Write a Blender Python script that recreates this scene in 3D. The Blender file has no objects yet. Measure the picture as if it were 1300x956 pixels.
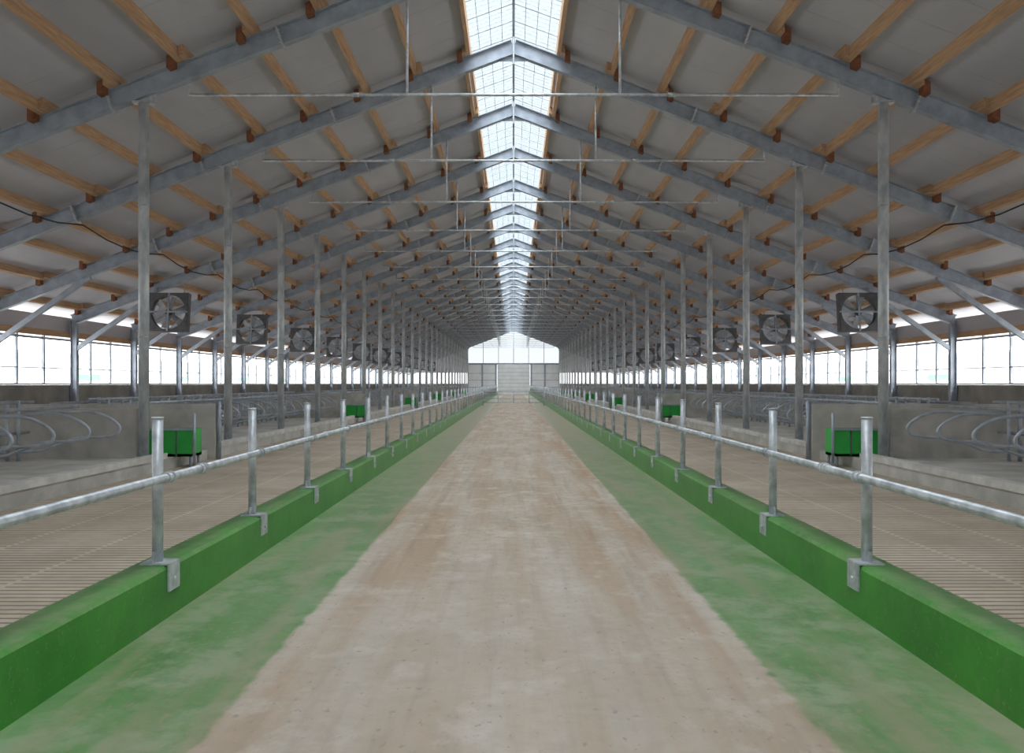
import bpy, math, random
from mathutils import Vector
random.seed(4)
scene=bpy.context.scene
Y0,Y1=-13.05,137.0
S=5.0; T1=16.95
TR=[T1+S*k for k in range(-6,25)]
SL=0.38; ZR=10.5
def rt(x): return ZR-SL*abs(x)

# ---------------- materials
def newmat(name):
    m=bpy.data.materials.new(name); m.use_nodes=True
    nt=m.node_tree; b=nt.nodes['Principled BSDF']
    return m,nt,b
def N(nt,t,**kw):
    n=nt.nodes.new(t)
    for k,v in kw.items(): setattr(n,k,v)
    return n
def mth(nt,op,a,b=None,c=None):
    n=N(nt,'ShaderNodeMath',operation=op)
    for i,v in enumerate((a,b,c)):
        if v is None: continue
        if isinstance(v,(int,float)): n.inputs[i].default_value=v
        else: nt.links.new(v,n.inputs[i])
    return n.outputs[0]
def mixc(nt,f,a,b):
    n=N(nt,'ShaderNodeMix',data_type='RGBA')
    for i,v in ((0,f),(6,a),(7,b)):
        if isinstance(v,(int,float)): n.inputs[i].default_value=v
        elif isinstance(v,tuple): n.inputs[i].default_value=(*v,1)
        else: nt.links.new(v,n.inputs[i])
    return n.outputs[2]
def noise(nt,scale,detail=4,vec=(1,1,1),rough=.55,src='Object'):
    tc=N(nt,'ShaderNodeTexCoord'); mp=N(nt,'ShaderNodeMapping')
    mp.inputs['Scale'].default_value=vec
    nt.links.new(tc.outputs[src],mp.inputs[0])
    n=N(nt,'ShaderNodeTexNoise'); n.inputs['Scale'].default_value=scale
    n.inputs['Detail'].default_value=detail; n.inputs['Roughness'].default_value=rough
    nt.links.new(mp.outputs[0],n.inputs['Vector'])
    return n.outputs['Fac']
def ramp(nt,f,a,b):
    n=N(nt,'ShaderNodeMapRange'); n.inputs[1].default_value=a; n.inputs[2].default_value=b
    nt.links.new(f,n.inputs[0]); return n.outputs[0]
def bump(nt,b,h,st=.3,d=.02):
    n=N(nt,'ShaderNodeBump'); n.inputs['Strength'].default_value=st; n.inputs['Distance'].default_value=d
    nt.links.new(h,n.inputs['Height']); nt.links.new(n.outputs[0],b.inputs['Normal'])
def simple(name,c1,c2,scale=3,rough=.6,metal=0,vec=(1,1,1),bmp=0,lo=.35,hi=.65):
    m,nt,b=newmat(name)
    f=noise(nt,scale,5,vec)
    nt.links.new(mixc(nt,ramp(nt,f,lo,hi),c1,c2),b.inputs['Base Color'])
    b.inputs['Roughness'].default_value=rough; b.inputs['Metallic'].default_value=metal
    if bmp: bump(nt,b,f,bmp)
    return m
M_galv=simple('galvanised_steel',(.36,.39,.42),(.60,.63,.66),9,.42,.3)
M_frame=simple('galvanised_frame_steel',(.28,.32,.38),(.40,.45,.52),3,.5,.25)
M_stall=simple('stall_tube_steel',(.34,.38,.43),(.52,.56,.61),5,.4,.3)
M_col=simple('galvanised_column_steel',(.38,.41,.44),(.66,.69,.71),6,.45,.2,(1,1,.4))
M_wood=simple('spruce_timber',(.44,.265,.15),(.60,.39,.24),5,.7,0,(6,.35,6))
M_woodd=simple('end_grain_timber',(.17,.06,.03),(.26,.10,.045),8,.8)
M_panel=simple('roof_panel_sheet',(.44,.44,.49),(.55,.55,.60),.5,.6,0,(1,.3,1))
M_conc=simple('cast_concrete',(.38,.37,.34),(.56,.54,.50),1.7,.85,0,(1,1,1),.2)
M_curb=simple('pale_curb_concrete',(.46,.45,.42),(.64,.62,.58),2.5,.85,0,(1,1,1),.2)
M_concd=simple('grey_wall_concrete',(.21,.21,.21),(.31,.31,.30),1.2,.85,0,(1,1,1),.2)
M_gpaint=simple('green_panel_paint',(.02,.36,.05),(.03,.44,.07),3,.4)
M_gpale=simple('pale_green_sheet',(.10,.30,.16),(.14,.36,.2),3,.6)
M_dark=simple('dark_fan_metal',(.09,.095,.105),(.14,.145,.155),5,.5,.3)
M_black=simple('black_cable_rubber',(.012,.012,.012),(.02,.02,.02),5,.6)
M_white=simple('white_door_sheet',(.72,.75,.77),(.82,.84,.86),1,.5)
M_out=simple('pale_gravel',(.26,.26,.25),(.34,.34,.33),.3,.9)
M_blade=simple('fan_blade_metal',(.30,.31,.33),(.40,.41,.43),5,.4,.3)

def poly(name,trc,f):
    m=bpy.data.materials.new(name); m.use_nodes=True
    nt=m.node_tree; nt.nodes.clear()
    o=N(nt,'ShaderNodeOutputMaterial'); mx=N(nt,'ShaderNodeMixShader'); tr=N(nt,'ShaderNodeBsdfTransparent'); tl=N(nt,'ShaderNodeBsdfTranslucent')
    tr.inputs[0].default_value=(*trc,1); tl.inputs[0].default_value=(.55,.66,.76,1); mx.inputs[0].default_value=f
    nt.links.new(tr.outputs[0],mx.inputs[1]); nt.links.new(tl.outputs[0],mx.inputs[2]); nt.links.new(mx.outputs[0],o.inputs[0])
    return m
M_poly=poly('clear_polycarbonate',(.35,.385,.41),.025)
M_poly2=poly('gable_polycarbonate',(.44,.46,.47),.02)

# kerb paint
M_kerb,nt,b=newmat('green_kerb_paint')
f=noise(nt,1.6,6,(1,1,1)); f2=noise(nt,9,5); f3=noise(nt,40,3)
c=mixc(nt,ramp(nt,f,.3,.7),(.026,.20,.018),(.055,.31,.03))
geo=N(nt,'ShaderNodeNewGeometry'); sp=N(nt,'ShaderNodeSeparateXYZ'); nt.links.new(geo.outputs['Normal'],sp.inputs[0])
top=mth(nt,'MULTIPLY',mth(nt,'GREATER_THAN',sp.outputs[2],.7),ramp(nt,f2,.3,.7))
c=mixc(nt,mth(nt,'MULTIPLY',top,.5),c,(.30,.33,.20))
dust=mth(nt,'MULTIPLY',ramp(nt,f2,.56,.8),.4)
c=mixc(nt,dust,c,(.20,.30,.13))
c=mixc(nt,mth(nt,'MULTIPLY',ramp(nt,f3,.60,.72),.35),c,(.33,.36,.25))
nt.links.new(c,b.inputs['Base Color']); b.inputs['Roughness'].default_value=.32; bump(nt,b,f2,.1,.01)

# alley floor
M_alley,nt,b=newmat('feed_alley_concrete')
tc=N(nt,'ShaderNodeTexCoord'); sp=N(nt,'ShaderNodeSeparateXYZ'); nt.links.new(tc.outputs['Object'],sp.inputs[0])
X,Y=sp.outputs[0],sp.outputs[1]
st=noise(nt,1.5,6,(1.8,.13,1)); n1=noise(nt,.8,6,(1,.5,1)); n2=noise(nt,7,6); n3=noise(nt,20,4,(1,.6,1)); n4=noise(nt,2.3,8,(1,.7,1),.65); st2=noise(nt,4.5,5,(1.8,.10,1)); n5=noise(nt,60,3)
ax=mth(nt,'ABSOLUTE',X)
c=mixc(nt,ramp(nt,n1,.38,.62),(.42,.345,.265),(.53,.465,.385))
cen=ramp(nt,ax,1.3,.5)
stc=mth(nt,'MULTIPLY',ramp(nt,st,.42,.60),mth(nt,'MULTIPLY_ADD',cen,-.3,.85))
c=mixc(nt,stc,c,(.39,.255,.15))
c=mixc(nt,mth(nt,'MULTIPLY',ramp(nt,st2,.50,.68),.4),c,(.27,.195,.135))
c=mixc(nt,mth(nt,'MULTIPLY',ramp(nt,n4,.53,.64),.5),c,(.60,.555,.49))
c=mixc(nt,mth(nt,'MULTIPLY',ramp(nt,n3,.62,.70),.55),c,(.15,.10,.07))
c=mixc(nt,mth(nt,'MULTIPLY',ramp(nt,n2,.45,.70),.35),c,(.28,.21,.15))
c=mixc(nt,mth(nt,'MULTIPLY',ramp(nt,n5,.55,.75),.2),c,(.18,.14,.10))
c=mixc(nt,mth(nt,'MULTIPLY',ramp(nt,Y,10,6),.25),c,(.48,.455,.42))
edge=mth(nt,'ADD',ax,mth(nt,'MULTIPLY',mth(nt,'SUBTRACT',n2,.5),.14))
gm=ramp(nt,edge,1.48,1.52)
gc=mixc(nt,ramp(nt,n1,.35,.65),(.115,.245,.085),(.185,.34,.145))
gc=mixc(nt,mth(nt,'MULTIPLY',ramp(nt,n4,.46,.58),.8),gc,(.31,.38,.24))
gc=mixc(nt,mth(nt,'MULTIPLY',ramp(nt,n2,.48,.66),.5),gc,(.10,.21,.08))
gc=mixc(nt,mth(nt,'MULTIPLY',ramp(nt,n3,.55,.67),.6),gc,(.34,.28,.19))
gc=mixc(nt,mth(nt,'MULTIPLY',ramp(nt,st,.48,.62),.6),gc,(.35,.32,.21))
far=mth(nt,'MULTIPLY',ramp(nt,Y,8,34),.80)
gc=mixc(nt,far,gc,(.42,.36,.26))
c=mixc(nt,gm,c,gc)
nt.links.new(c,b.inputs['Base Color'])
r=N(nt,'ShaderNodeMapRange'); r.inputs[3].default_value=.6; r.inputs[4].default_value=.32; nt.links.new(gm,r.inputs[0]); nt.links.new(r.outputs[0],b.inputs['Roughness'])
bump(nt,b,n2,.15,.01)

# slats
M_slat,nt,b=newmat('slatted_floor_concrete')
tc=N(nt,'ShaderNodeTexCoord'); sp=N(nt,'ShaderNodeSeparateXYZ'); nt.links.new(tc.outputs['Object'],sp.inputs[0])
X,Y=sp.outputs[0],sp.outputs[1]
n1=noise(nt,.9,5); n2=noise(nt,8,5)
c=mixc(nt,ramp(nt,n1,.35,.65),(.45,.37,.285),(.58,.495,.40))
c=mixc(nt,mth(nt,'MULTIPLY',ramp(nt,n2,.4,.75),.3),c,(.28,.21,.15))
fy=mth(nt,'FRACT',mth(nt,'DIVIDE',mth(nt,'ADD',Y,100),.12))
sl=mth(nt,'LESS_THAN',fy,.25)
fx=mth(nt,'FRACT',mth(nt,'DIVIDE',mth(nt,'ADD',mth(nt,'ABSOLUTE',X),.75),1.0))
rib=mth(nt,'GREATER_THAN',fx,.05)
sm=mth(nt,'MULTIPLY',sl,rib)
c=mixc(nt,mth(nt,'MULTIPLY',sm,.75),c,(.065,.05,.035))
nt.links.new(c,b.inputs['Base Color']); b.inputs['Roughness'].default_value=.8
bump(nt,b,mth(nt,'SUBTRACT',1.0,sm),.5,.02)

# ---------------- mesh builder
class MB:
    def __init__(s): s.v=[];s.f=[];s.m=[];s.mats=[];s.sm=[]
    def mi(s,mat):
        if mat not in s.mats: s.mats.append(mat)
        return s.mats.index(mat)
    def hexa(s,pts,mat):
        b=len(s.v); s.v+= [tuple(p) for p in pts]; i=s.mi(mat)
        for q in ((0,3,2,1),(4,5,6,7),(0,1,5,4),(1,2,6,5),(2,3,7,6),(3,0,4,7)):
            s.f.append(tuple(b+k for k in q)); s.m.append(i); s.sm.append(False)
    def box(s,x0,x1,y0,y1,z0,z1,mat):
        x0,x1=sorted((x0,x1))
        s.hexa([(x0,y0,z0),(x1,y0,z0),(x1,y1,z0),(x0,y1,z0),(x0,y0,z1),(x1,y0,z1),(x1,y1,z1),(x0,y1,z1)],mat)
    def slant(s,x0,x1,y0,y1,h0,h1,mat):
        x0,x1=sorted((x0,x1)); a,b=rt(x0),rt(x1)
        s.hexa([(x0,y0,a+h0),(x1,y0,b+h0),(x1,y1,b+h0),(x0,y1,a+h0),(x0,y0,a+h1),(x1,y0,b+h1),(x1,y1,b+h1),(x0,y1,a+h1)],mat)
    def obox(s,p0,p1,w,h,mat,side=(0,1,0),off=0):
        p0,p1=Vector(p0),Vector(p1); d=(p1-p0).normalized(); sd=Vector(side); sd=(sd-d*sd.dot(d)).normalized(); u=sd.cross(d)
        if u.z<0 or (abs(u.z)<1e-6 and u.x<0): u=-u
        pts=[]
        for p in (p0,p1):
            for a,b in ((-1,-1),(1,-1),(1,1),(-1,1)):
                pts.append(p+u*off+sd*(a*w/2)+u*(b*h/2))
        s.hexa(pts,mat)
    def ibeam(s,p0,p1,w,h,mat,t=.022):
        s.obox(p0,p1,t*.8,h-2*t,mat)
        s.obox(p0,p1,w,t,mat,off=h/2-t/2); s.obox(p0,p1,w,t,mat,off=-h/2+t/2)
    def tube(s,path,r,mat,seg=8,cap=True):
        P=[Vector(p) for p in path]; n=len(P); b=len(s.v); i=s.mi(mat)
        ref=Vector((0,0,1)); d0=(P[1]-P[0]).normalized()
        if abs(d0.dot(ref))>.9: ref=Vector((1,0,0)) if abs(d0.x)<.9 else Vector((0,1,0))
        prev=None
        for k in range(n):
            d=(P[min(k+1,n-1)]-P[max(k-1,0)]).normalized()
            if prev is None: a=(ref-d*ref.dot(d)).normalized()
            else: a=(prev-d*prev.dot(d)).normalized()
            prev=a; c=d.cross(a)
            for q in range(seg):
                t=2*math.pi*q/seg; s.v.append(tuple(P[k]+a*(r*math.cos(t))+c*(r*math.sin(t))))
        for k in range(n-1):
            for q in range(seg):
                q2=(q+1)%seg
                s.f.append((b+k*seg+q,b+k*seg+q2,b+(k+1)*seg+q2,b+(k+1)*seg+q)); s.m.append(i); s.sm.append(True)
        if cap:
            s.f.append(tuple(b+q for q in range(seg))[::-1]); s.m.append(i); s.sm.append(False)
            s.f.append(tuple(b+(n-1)*seg+q for q in range(seg))); s.m.append(i); s.sm.append(False)
    def quad(s,pts,mat):
        b=len(s.v); s.v+=[tuple(p) for p in pts]; s.f.append(tuple(range(b,b+len(pts)))); s.m.append(s.mi(mat)); s.sm.append(False)
    def mesh(s,name):
        me=bpy.data.meshes.new(name); me.from_pydata(s.v,[],s.f)
        for m in s.mats: me.materials.append(m)
        me.polygons.foreach_set('material_index',s.m); me.polygons.foreach_set('use_smooth',s.sm); me.update(); return me
    def obj(s,name,loc=(0,0,0)): return put(name,s.mesh(name),loc)
def put(name,me,loc=(0,0,0),parent=None):
    o=bpy.data.objects.new(name,me); o.location=loc; scene.collection.objects.link(o)
    if parent: o.parent=parent
    return o
def smooth(pts,k=4):
    P=[Vector(p) for p in pts]; out=[]
    for i in range(len(P)-1):
        a,b,c,d=P[max(i-1,0)],P[i],P[i+1],P[min(i+2,len(P)-1)]
        for j in range(k):
            t=j/k; out.append(.5*((2*b)+(c-a)*t+(2*a-5*b+4*c-d)*t*t+(3*b-a-3*c+d)*t**3))
    out.append(P[-1]); return out

# ---------------- ground and floors
g=MB(); g.box(-200,200,-80,300,-.6,-.35,M_out); g.obj('ground')
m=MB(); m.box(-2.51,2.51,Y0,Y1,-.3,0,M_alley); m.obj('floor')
for s in (-1,1):
    m=MB(); m.box(s*2.79,s*6.85,Y0,Y1,-.3,0,M_slat); m.obj('slatted_floor')
    m=MB(); m.box(s*12.2,s*16.2,Y0,Y1,-.3,0,M_slat); m.obj('slatted_floor')
    m=MB(); m.box(s*6.85,s*12.2,Y0,Y1,-.3,.22,M_conc)
    m.obj('cubicle_platform')
    for k in range(-2,7):
        a=19.4+20*k; b_=a+17.55
        a=max(a,Y0); b_=min(b_,Y1)
        if b_<=a: continue
        for x0,x1 in ((6.83,7.02),(12.03,12.22)):
            m=MB(); m.box(s*x0,s*x1,a,b_,.221,.33,M_curb); m.obj('cubicle_curb')
    m=MB()
    pr=[(2.51,-.3),(2.51,.355),(2.535,.38),(2.765,.38),(2.79,.355),(2.79,-.3)]
    L=40; ka,kb=Y0+.2,Y1-.2
    for k in range(L):
        ya=ka+(kb-ka)*k/L; yb=ka+(kb-ka)*(k+1)/L
        for i in range(5):
            (xa,za),(xb,zb)=pr[i],pr[i+1]
            q=[(s*xa,ya,za),(s*xa,yb,za),(s*xb,yb,zb),(s*xb,ya,zb)]
            if s>0: q=q[::-1]
            m.quad(q,M_kerb)
    m.quad([(s*x,ka,z) for x,z in pr],M_kerb); m.quad([(s*x,kb,z) for x,z in pr],M_kerb)
    m.obj('green_feed_kerb')

# ---------------- feed fence
xp={-1:2.62,1:2.60}
for s in (-1,1):
    m=MB(); X=s*xp[s]; y=6.32-2.29*8
    i=0
    while y<Y1-1:
        if y>Y0+.5:
            m.tube([(X,y,.39),(X,y,1.44)],.039,M_galv,14)
            m.tube([(X,y,1.44),(X,y,1.455)],.042,M_galv,14)
            m.box(s*2.495,X+s*.09,y-.10,y+.10,.382,.394,M_galv)
            m.box(s*2.495,s*2.508,y-.10,y+.10,.19,.382,M_galv)
            m.tube([(s*2.495,y,.27),(s*2.48,y,.27)],.016,M_galv,6)
            m.box(X-.008,X+.008,y-.075,y-.03,.394,.47,M_galv)
            m.tube([(s*2.545,y-.05,1.01),(s*2.545,y-.035,1.01)],.045,M_galv,12)
            m.tube([(s*2.545,y+.035,1.01),(s*2.545,y+.05,1.01)],.045,M_galv,12)
            if i%2==0: 
                m.tube([(s*2.545,y+.62,1.01),(s*2.545,y+.76,1.01)],.040,M_galv,12)
                m.tube([(s*2.545,y+.67,1.01),(s*2.545,y+.70,1.01)],.048,M_galv,12)
        y+=2.29; i+=1
    m.tube([(s*2.545,Y0+.6,1.01),(s*2.545,Y1-1,1.01)],.033,M_galv,12)
    m.obj('feed_rail_fence')

# ---------------- portal frames
m=MB(); D=.37; c_=math.cos(math.atan(SL)); dz=D/2/c_
for s in (-1,1):
    m.ibeam((s*.0,0,ZR-dz),(s*16.4,0,rt(16.4)-dz),.19,D,M_frame)
    m.ibeam((s*16.34,0,-.3),(s*16.34,0,rt(16.34)-.25),.18,.24,M_frame)
    m.obox((s*16.24,0,3.0),(s*13.3,0,rt(13.3)-.40),.12,.16,M_frame)
    for xx in (4.6,7.95,11.2):
        dv=Vector((s*math.cos(math.atan(SL)),0,-math.sin(math.atan(SL))))
        p=Vector((s*xx,0,rt(xx)-dz-.02))
        m.obox(p-dv*.02,p+dv*.02,.23,.46,M_galv)
        for e in (-1,1):
            for q in (-.12,0,.12):
                nn=Vector((dv.z,0,-dv.x))
                a=p+nn*q+Vector((0,e*.07,0)); m.tube([a-dv*.05,a+dv*.05],.014,M_galv,6)
    zc=rt(7.3)-.40
    m.box(s*7.1,s*7.5,-.09,.09,zc-.10,zc-.06,M_galv)
    m.hexa([(s*7.06,-.012,zc-.08),(s*7.54,-.012,zc-.08),(s*7.54,.012,zc-.08),(s*7.06,.012,zc-.08),
            (s*7.06,-.012,rt(7.06)-.38),(s*7.54,-.012,rt(7.54)-.38),(s*7.54,.012,rt(7.54)-.38),(s*7.06,.012,rt(7.06)-.38)],M_galv)
    m.tube([(s*2.1,0,7.4),(s*2.1,0,rt(2.1)-.38)],.025,M_galv,8)
    m.tube([(s*6.4,0,7.37),(s*6.4,0,rt(6.4)-.38)],.025,M_galv,8)
    m.tube([(s*3.05,0,7.4),(s*3.2,0,7.4)],.045,M_galv,8)
m.tube([(-6.42,0,7.4),(6.42,0,7.4)],.030,M_galv,8)
m.box(-.02,.02,-.11,.11,ZR-.66,ZR+.03,M_galv)
m.hexa([(-.45,-.012,ZR-.56),(.45,-.012,ZR-.56),(.45,.012,ZR-.56),(-.45,.012,ZR-.56),(-.45,-.012,ZR-.45),(.45,-.012,ZR-.45),(.45,.012,ZR-.45),(-.45,.012,ZR-.45)],M_frame)
fm=m.mesh('steel_portal_frame')
for y in TR: put('steel_portal_frame',fm,(0,y,0))

m=MB(); zc=rt(7.3)-.49
m.tube([(0,0,.24),(0,0,zc)],.10,M_col,20)
m.box(-.17,.17,-.17,.17,.222,.245,M_galv)
for a in (-.12,.12):
    for b2 in (-.12,.12): m.tube([(a,b2,.24),(a,b2,.29)],.014,M_galv,6)
for zz in (2.6,5.2): m.tube([(0,0,zz),(0,0,zz+.03)],.108,M_galv,20)
cm=m.mesh('support_column')
for y in TR:
    for s in (-1,1): put('support_column',cm,(s*7.3,y,0))

# ---------------- purlins
PX=[1.2,2.45,3.8,5.15,6.5,7.85,9.2,10.55,11.9,13.25,14.6,15.95]
for s in (-1,1):
    m=MB()
    for j,x in enumerate(PX):
        for k in range(len(TR)-1):
            o=.05 if (k+j)%2 else -.05
            m.slant(s*(x+o-.047),s*(x+o+.047),max(TR[k]-.35,Y0),TR[k+1]+.35 if k<len(TR)-2 else Y1,.0,.2,M_wood)
        for y in TR[1:-1]:
            m.slant(s*(x+.10),s*(x+.23),y-.32,y-.10,-.12,.12,M_woodd)
    m.obj('timber_roof_purlins')

# ---------------- roof
for s in (-1,1):
    m=MB(); y=Y0
    while y<Y1-.01:
        yy=min(y+1.0,Y1); m.slant(s*1.16,s*17.4,y,yy-.006,.2,.32,M_panel); y=yy
    m.slant(s*1.16,s*17.4,Y0,Y1,.30,.34,M_panel)
    m.obj('ceiling')
m=MB()
for s in (-1,1):
    m.box(s*1.12,s*1.2,Y0,Y1,rt(1.16)+.2,rt(1.16)+.52,M_wood)
    a,b2=(s*1.2,rt(1.2)+.53),(0,ZR+.5)
    m.quad([(a[0],Y0,a[1]),(a[0],Y1,a[1]),(b2[0],Y1,b2[1]),(b2[0],Y0,b2[1])],M_poly)
    for x in (.3,.6,.9):
        m.obox((s*x,Y0,rt(x)+.49),(s*x,Y1,rt(x)+.49),.014,.014,M_galv,side=(1,0,0))
    y=Y0; q=0
    while y<Y1:
        w=.045 if q%4==0 else .014
        m.obox((0,y,ZR+.485),(s*1.2,y,rt(1.2)+.505),w,.016,M_galv); y+=.25; q+=1
m.obox((0,Y0,ZR+.46),(0,Y1,ZR+.46),.06,.09,M_frame,side=(1,0,0))
m.obj('ridge_skylight')

# ---------------- side walls
for s,nm in ((-1,'wall_left'),(1,'wall_right')):
    m=MB()
    m.box(s*16.5,s*16.7,Y0,Y1,-.35,1.655,M_concd)
    for y in TR[:-1]: m.box(s*16.492,s*16.5,y+.1,y+.13,0,1.6,M_conc)
    m.obj(nm)
    m=MB()
    m.box(s*16.49,s*16.72,Y0,Y1,1.66,1.72,M_galv)
    m.box(s*16.5,s*16.62,Y0,Y1,3.40,3.62,M_wood)
    m.box(s*16.54,s*16.58,Y0,Y1,3.62,4.14,M_panel)
    m.box(s*16.55,s*16.6,Y0,Y1,2.24,2.27,M_frame)
    for k in range(len(TR)-1):
        for d in (1.67,3.33): m.box(s*16.54,s*16.62,TR[k]+d-.045,TR[k]+d+.045,1.7,3.42,M_frame)
    m.tube([(s*16.51,Y0,3.30),(s*16.51,Y1,3.30)],.045,M_frame,8)
    m.obj('window_'+('1' if s<0 else '2'))

# ---------------- end walls
def endwall(y,nm,t):
    m=MB()
    a,b2=(y,y+t) if t>0 else (y+t,y)
    for s in (-1,1):
        m.box(s*2.7,s*7.3,a,b2,-.3,4.8,M_white)
        m.box(s*7.3,s*16.7,a,b2,-.3,1.7,M_concd)
        m.box(s*7.3,s*16.7,a,b2,3.4,3.9,M_panel)
        for x in (7.3,10.3,13.3,16.6): m.box(s*(x-.08),s*(x+.08),a-.02,b2+.02,-.3,min(rt(x)+.2,9),M_frame)
        for x in (2.8,5.0): m.box(s*(x-.14),s*(x+.14),a-.05,b2+.05,-.3,4.8,M_frame)
        for z in (1.1,2.2,3.3): m.box(s*2.8,s*7.2,a-.012,b2+.012,z,z+.07,M_frame)
        m.quad([(0,y+.06,4.8),(s*7.3,y+.06,4.8),(s*7.3,y+.06,rt(7.3)+.2),(0,y+.06,ZR+.4)],M_poly2)
        m.quad([(s*7.3,y+.06,3.9),(s*16.6,y+.06,3.9),(s*16.6,y+.06,rt(16.6)+.2),(s*7.3,y+.06,rt(7.3)+.2)],M_panel)
        for x in (2.4,4.85): m.box(s*(x-.04),s*(x+.04),a,b2,4.8,rt(x)+.2,M_frame)
    m.box(-7.3,7.3,a-.05,b2+.05,4.72,4.98,M_frame)
    m.box(-.05,.05,a,b2,4.95,ZR,M_frame)
    m.obj(nm)
    m=MB()
    for k in range(8):
        m.box(-2.6,2.6,a+.02,b2-.02,k*.59,k*.59+.55,M_white)
    m.box(-2.6,2.6,a+.04,b2-.04,0,4.7,M_frame)
    return m
endwall(Y1+.05,'wall_back',.12).obj('door_1')
endwall(Y0-.05,'wall_front',-.12).obj('door_2')

# ---------------- cubicle stalls
prof=[(9.42,1.10),(8.7,1.14),(8.1,1.16),(7.75,1.08),(7.50,.90),(7.55,.74),(7.85,.68),(8.3,.66),(8.7,.52),(9.0,.42),(9.42,.40)]
m=MB(); n=15; sp_=1.17
for i in range(n):
    y=.5+i*sp_
    for row in (0,1):
        pts=[]
        for x,z in prof:
            xx=x if row==0 else 19.05-x
            pts.append((xx,y,z))
        m.tube(smooth(pts,3),.028,M_stall,7)
        px=9.42 if row==0 else 9.63
        m.tube([(px,y,.225),(px,y,1.38)],.035,M_stall,8)
for x,z in ((8.55,1.25),(10.5,1.25),(9.42,1.34),(9.63,1.34),(9.52,.75)):
    m.tube([(x,0.02,z),(x,17.4,z)],.03,M_stall,8)
right=m.mesh('cubicle_stall_row')
ml=MB(); ml.v=[(-x,y,z) for x,y,z in m.v]; ml.f=[tuple(reversed(f)) for f in m.f]; ml.m=m.m; ml.sm=m.sm; ml.mats=m.mats
left=ml.mesh('cubicle_stall_row_l')
for k in range(-1,6):
    for me in (left,right): put('cubicle_stall_row',me,(0,19.45+20*k,0))

for k in range(0,6):
    y=17.0+20*k
    for s in (-1,1):
        m=MB()
        m.box(s*7.45,s*12.1,y+.0,y+.18,.221,1.2,M_conc)
        m.obj('concrete_crossover_wall')
        m=MB()
        m.box(s*6.87,s*12.1,y+2.2,y+2.38,.221,1.24,M_conc)
        m.box(s*6.68,s*6.845,y+2.2,y+2.38,.0,1.24,M_conc)
        m.box(s*6.845,s*6.87,y+2.2,y+2.38,.23,1.24,M_conc)
        m.tube([(s*6.62,y+2.3,0),(s*6.62,y+2.3,1.3)],.05,M_frame,10)
        m.obj('concrete_crossover_wall')
        m=MB()
        a=y+.35
        x0,x1=6.50,7.40
        m.box(s*x0,s*x1,a,a+.04,.225,.78,M_gpaint)
        m.box(s*x0,s*x1,a+.50,a+.54,.225,.78,M_gpaint)
        m.box(s*x0,s*(x0+.04),a+.04,a+.5,.225,.78,M_gpaint)
        m.box(s*(x1-.04),s*x1,a+.04,a+.5,.225,.78,M_gpaint)
        m.box(s*x0,s*x1,a,a+.54,.225,.28,M_gpaint)
        m.box(s*(x0+.04),s*(x1-.04),a+.04,a+.5,.5,.66,M_blade)
        m.box(s*(x0-.02),s*(x1+.02),a-.02,a+.0,.755,.80,M_frame)
        m.box(s*(x0+.30),s*(x0+.33),a-.012,a,.23,.75,M_dark)
        for xx in (x0+.05,):
            for yy in (a+.05,a+.5): m.tube([(s*xx,yy,0),(s*xx,yy,.23)],.03,M_frame,8)
        m.tube([(s*(x0-.04),a+.02,.0),(s*(x0-.04),a+.02,1.1)],.03,M_frame,8)
        m.obj('green_drinking_trough')

# ---------------- fans
m=MB(); W=.72; R=.64; dp=.14
seg=32
def sq(t):
    c,s_=math.cos(t),math.sin(t); k=W/max(abs(c),abs(s_)); return c*k,s_*k
for yy in (-dp,dp):
    for i in range(seg):
        a,b2=2*math.pi*i/seg,2*math.pi*(i+1)/seg
        (x0,z0),(x1,z1)=sq(a),sq(b2)
        m.quad([(R*math.cos(a),yy,R*math.sin(a)),(R*math.cos(b2),yy,R*math.sin(b2)),(x1,yy,z1),(x0,yy,z0)],M_dark)
for i in range(seg):
    a,b2=2*math.pi*i/seg,2*math.pi*(i+1)/seg
    m.quad([(R*math.cos(a),-dp,R*math.sin(a)),(R*math.cos(b2),-dp,R*math.sin(b2)),(R*math.cos(b2),dp,R*math.sin(b2)),(R*math.cos(a),dp,R*math.sin(a))],M_dark)
m.box(-W,W,-dp,dp,W-.02,W,M_dark); m.box(-W,W,-dp,dp,-W,-W+.02,M_dark); m.box(-W,-W+.02,-dp,dp,-W,W,M_dark); m.box(W-.02,W,-dp,dp,-W,W,M_dark)
m.tube([(0,-.12,0),(0,.2,0)],.12,M_dark,16)
for i in range(6):
    a=i*math.pi/3+.3; d=Vector((math.cos(a),0,math.sin(a))); t=Vector((-math.sin(a),0,math.cos(a)))
    n_=Vector((0,1,0))
    i0,i1=d*.1,d*.61
    w0=t*.06+n_*.05; w1=t*.13+n_*.05
    pts=[i0-w0,i0+w0,i1+w1,i1-w1]
    off=Vector((0,.008,0))
    m.hexa([p-off for p in pts]+[p+off for p in pts],M_blade)
m.box(-W,W,-dp-.03,-dp,-.03,.03,M_frame); m.box(-.03,.03,-dp-.03,-dp,-W,W,M_frame)
for rr in (.2,.36,.52):
    m.tube([(rr*math.cos(2*math.pi*i/24),-dp-.02,rr*math.sin(2*math.pi*i/24)) for i in range(25)],.006,M_frame,5,False)
for x in (-.5,.5):
    m.tube([(x,0,W),(x,.02,W+.25)],.02,M_frame,6)
m.tube([(-.5,.02,W+.25),(.5,.02,W+.25)],.02,M_frame,6)
fanm=m.mesh('box_fan')
for s in (-1,1):
    for k in range(0,11):
        y=31.7+10*k
        o=put('box_fan',fanm,(s*12.7,y,4.32)); 
        o.rotation_euler=(math.radians(-8),0,0)

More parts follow.
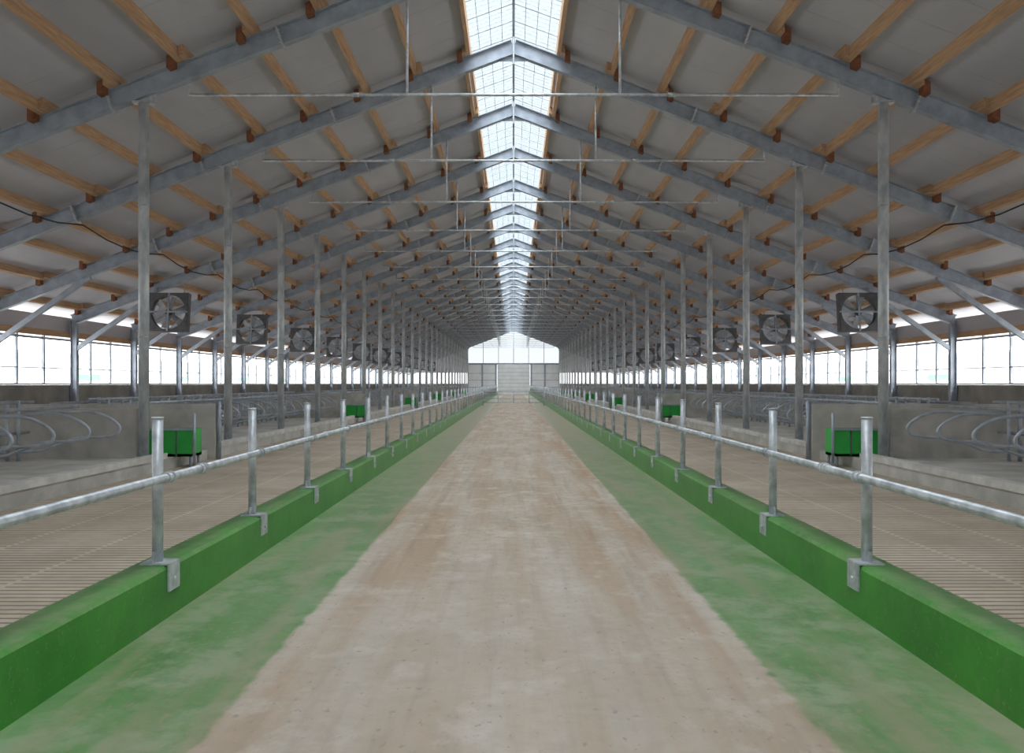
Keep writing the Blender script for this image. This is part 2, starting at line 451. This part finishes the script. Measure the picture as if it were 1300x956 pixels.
# ---------------- cables
for s in (-1,1):
    m=MB(); pts=[]
    for k in range(1,len(TR)-2):
        for t in (0,.25,.5,.75):
            pts.append((s*11.0,TR[k]+S*t,5.75-.22*4*t*(1-t)))
    m.tube(pts,.02,M_black,6); m.obj('power_cable')

m=MB()
for z in (.25,.55,.85,1.1): m.tube([(-2.35,0,z),(2.35,0,z)],.03,M_galv,8)
for x in (-2.35,-1.2,0,1.2,2.35): m.tube([(x,0,.0 if abs(x)>2 else .2),(x,0,1.15)],.035,M_galv,8)
m.obj('alley_gate',(0,66,0))

for s in (-1,1):
    m=MB()
    X=s*42
    y=-20
    while y<220:
        m.box(X-.15,X+.15,y-.15,y+.15,-.35,4.4,M_white)
        if int((y+20)/6)%4==1: m.box(X-.1,X+.1,y,y+5,2.0,2.6,M_gpale)
        y+=6
    m.box(X-.1,X+.1,-20,220,3.1,3.25,M_white)
    m.box(X-.2,X+.2,-20,220,-.35,1.9,M_white)
    m.hexa([(X-s*1,-20,4.3),(X+s*14,-20,7),(X+s*14,220,7),(X-s*1,220,4.3),(X-s*1,-20,4.5),(X+s*14,-20,7.2),(X+s*14,220,7.2),(X-s*1,220,4.5)],M_white)
    for yy in (-20,60,140,219): m.box(X+s*13.6,X+s*14,yy,yy+.4,-.35,7,M_white)
    m.obj('neighbouring_barn')

# ---------------- world, sun, portals, camera
w=bpy.data.worlds.new('sky'); scene.world=w; w.use_nodes=True
bg=w.node_tree.nodes['Background']; bg.inputs[0].default_value=(.94,.97,1,1); bg.inputs[1].default_value=2.2
sl=bpy.data.lights.new('hazy_sun','SUN'); sl.energy=42; sl.angle=math.radians(95); sl.color=(1.0,.99,.97)
so=bpy.data.objects.new('hazy_sun',sl); so.rotation_euler=(math.radians(8),0,0); so.location=(0,40,60); scene.collection.objects.link(so)
def portal(name,loc,rot,sx,sy):
    l=bpy.data.lights.new(name,'AREA'); l.shape='RECTANGLE'; l.size=sx; l.size_y=sy
    l.cycles.is_portal=True
    o=bpy.data.objects.new(name,l); o.location=loc; o.rotation_euler=rot; scene.collection.objects.link(o)
ym=(Y0+Y1)/2; LY=Y1-Y0
portal('skylight_portal',(0,ym,11.1),(0,0,0),2.5,LY)
portal('window_portal',(-16.9,ym,2.9),(0,math.radians(-90),0),2.8,LY)
portal('window_portal',(16.9,ym,2.9),(0,math.radians(90),0),2.8,LY)

cam=bpy.data.cameras.new('camera'); co=bpy.data.objects.new('camera',cam); scene.collection.objects.link(co)
co.location=(0,0,1.7); co.rotation_euler=(math.radians(90),0,0)
cam.sensor_width=36; cam.lens=1090/1300*36; cam.shift_x=-2/1300; cam.shift_y=9/1300; cam.clip_end=600
scene.camera=co
try:
    scene.view_settings.view_transform='Standard'
except Exception as e: print(e)
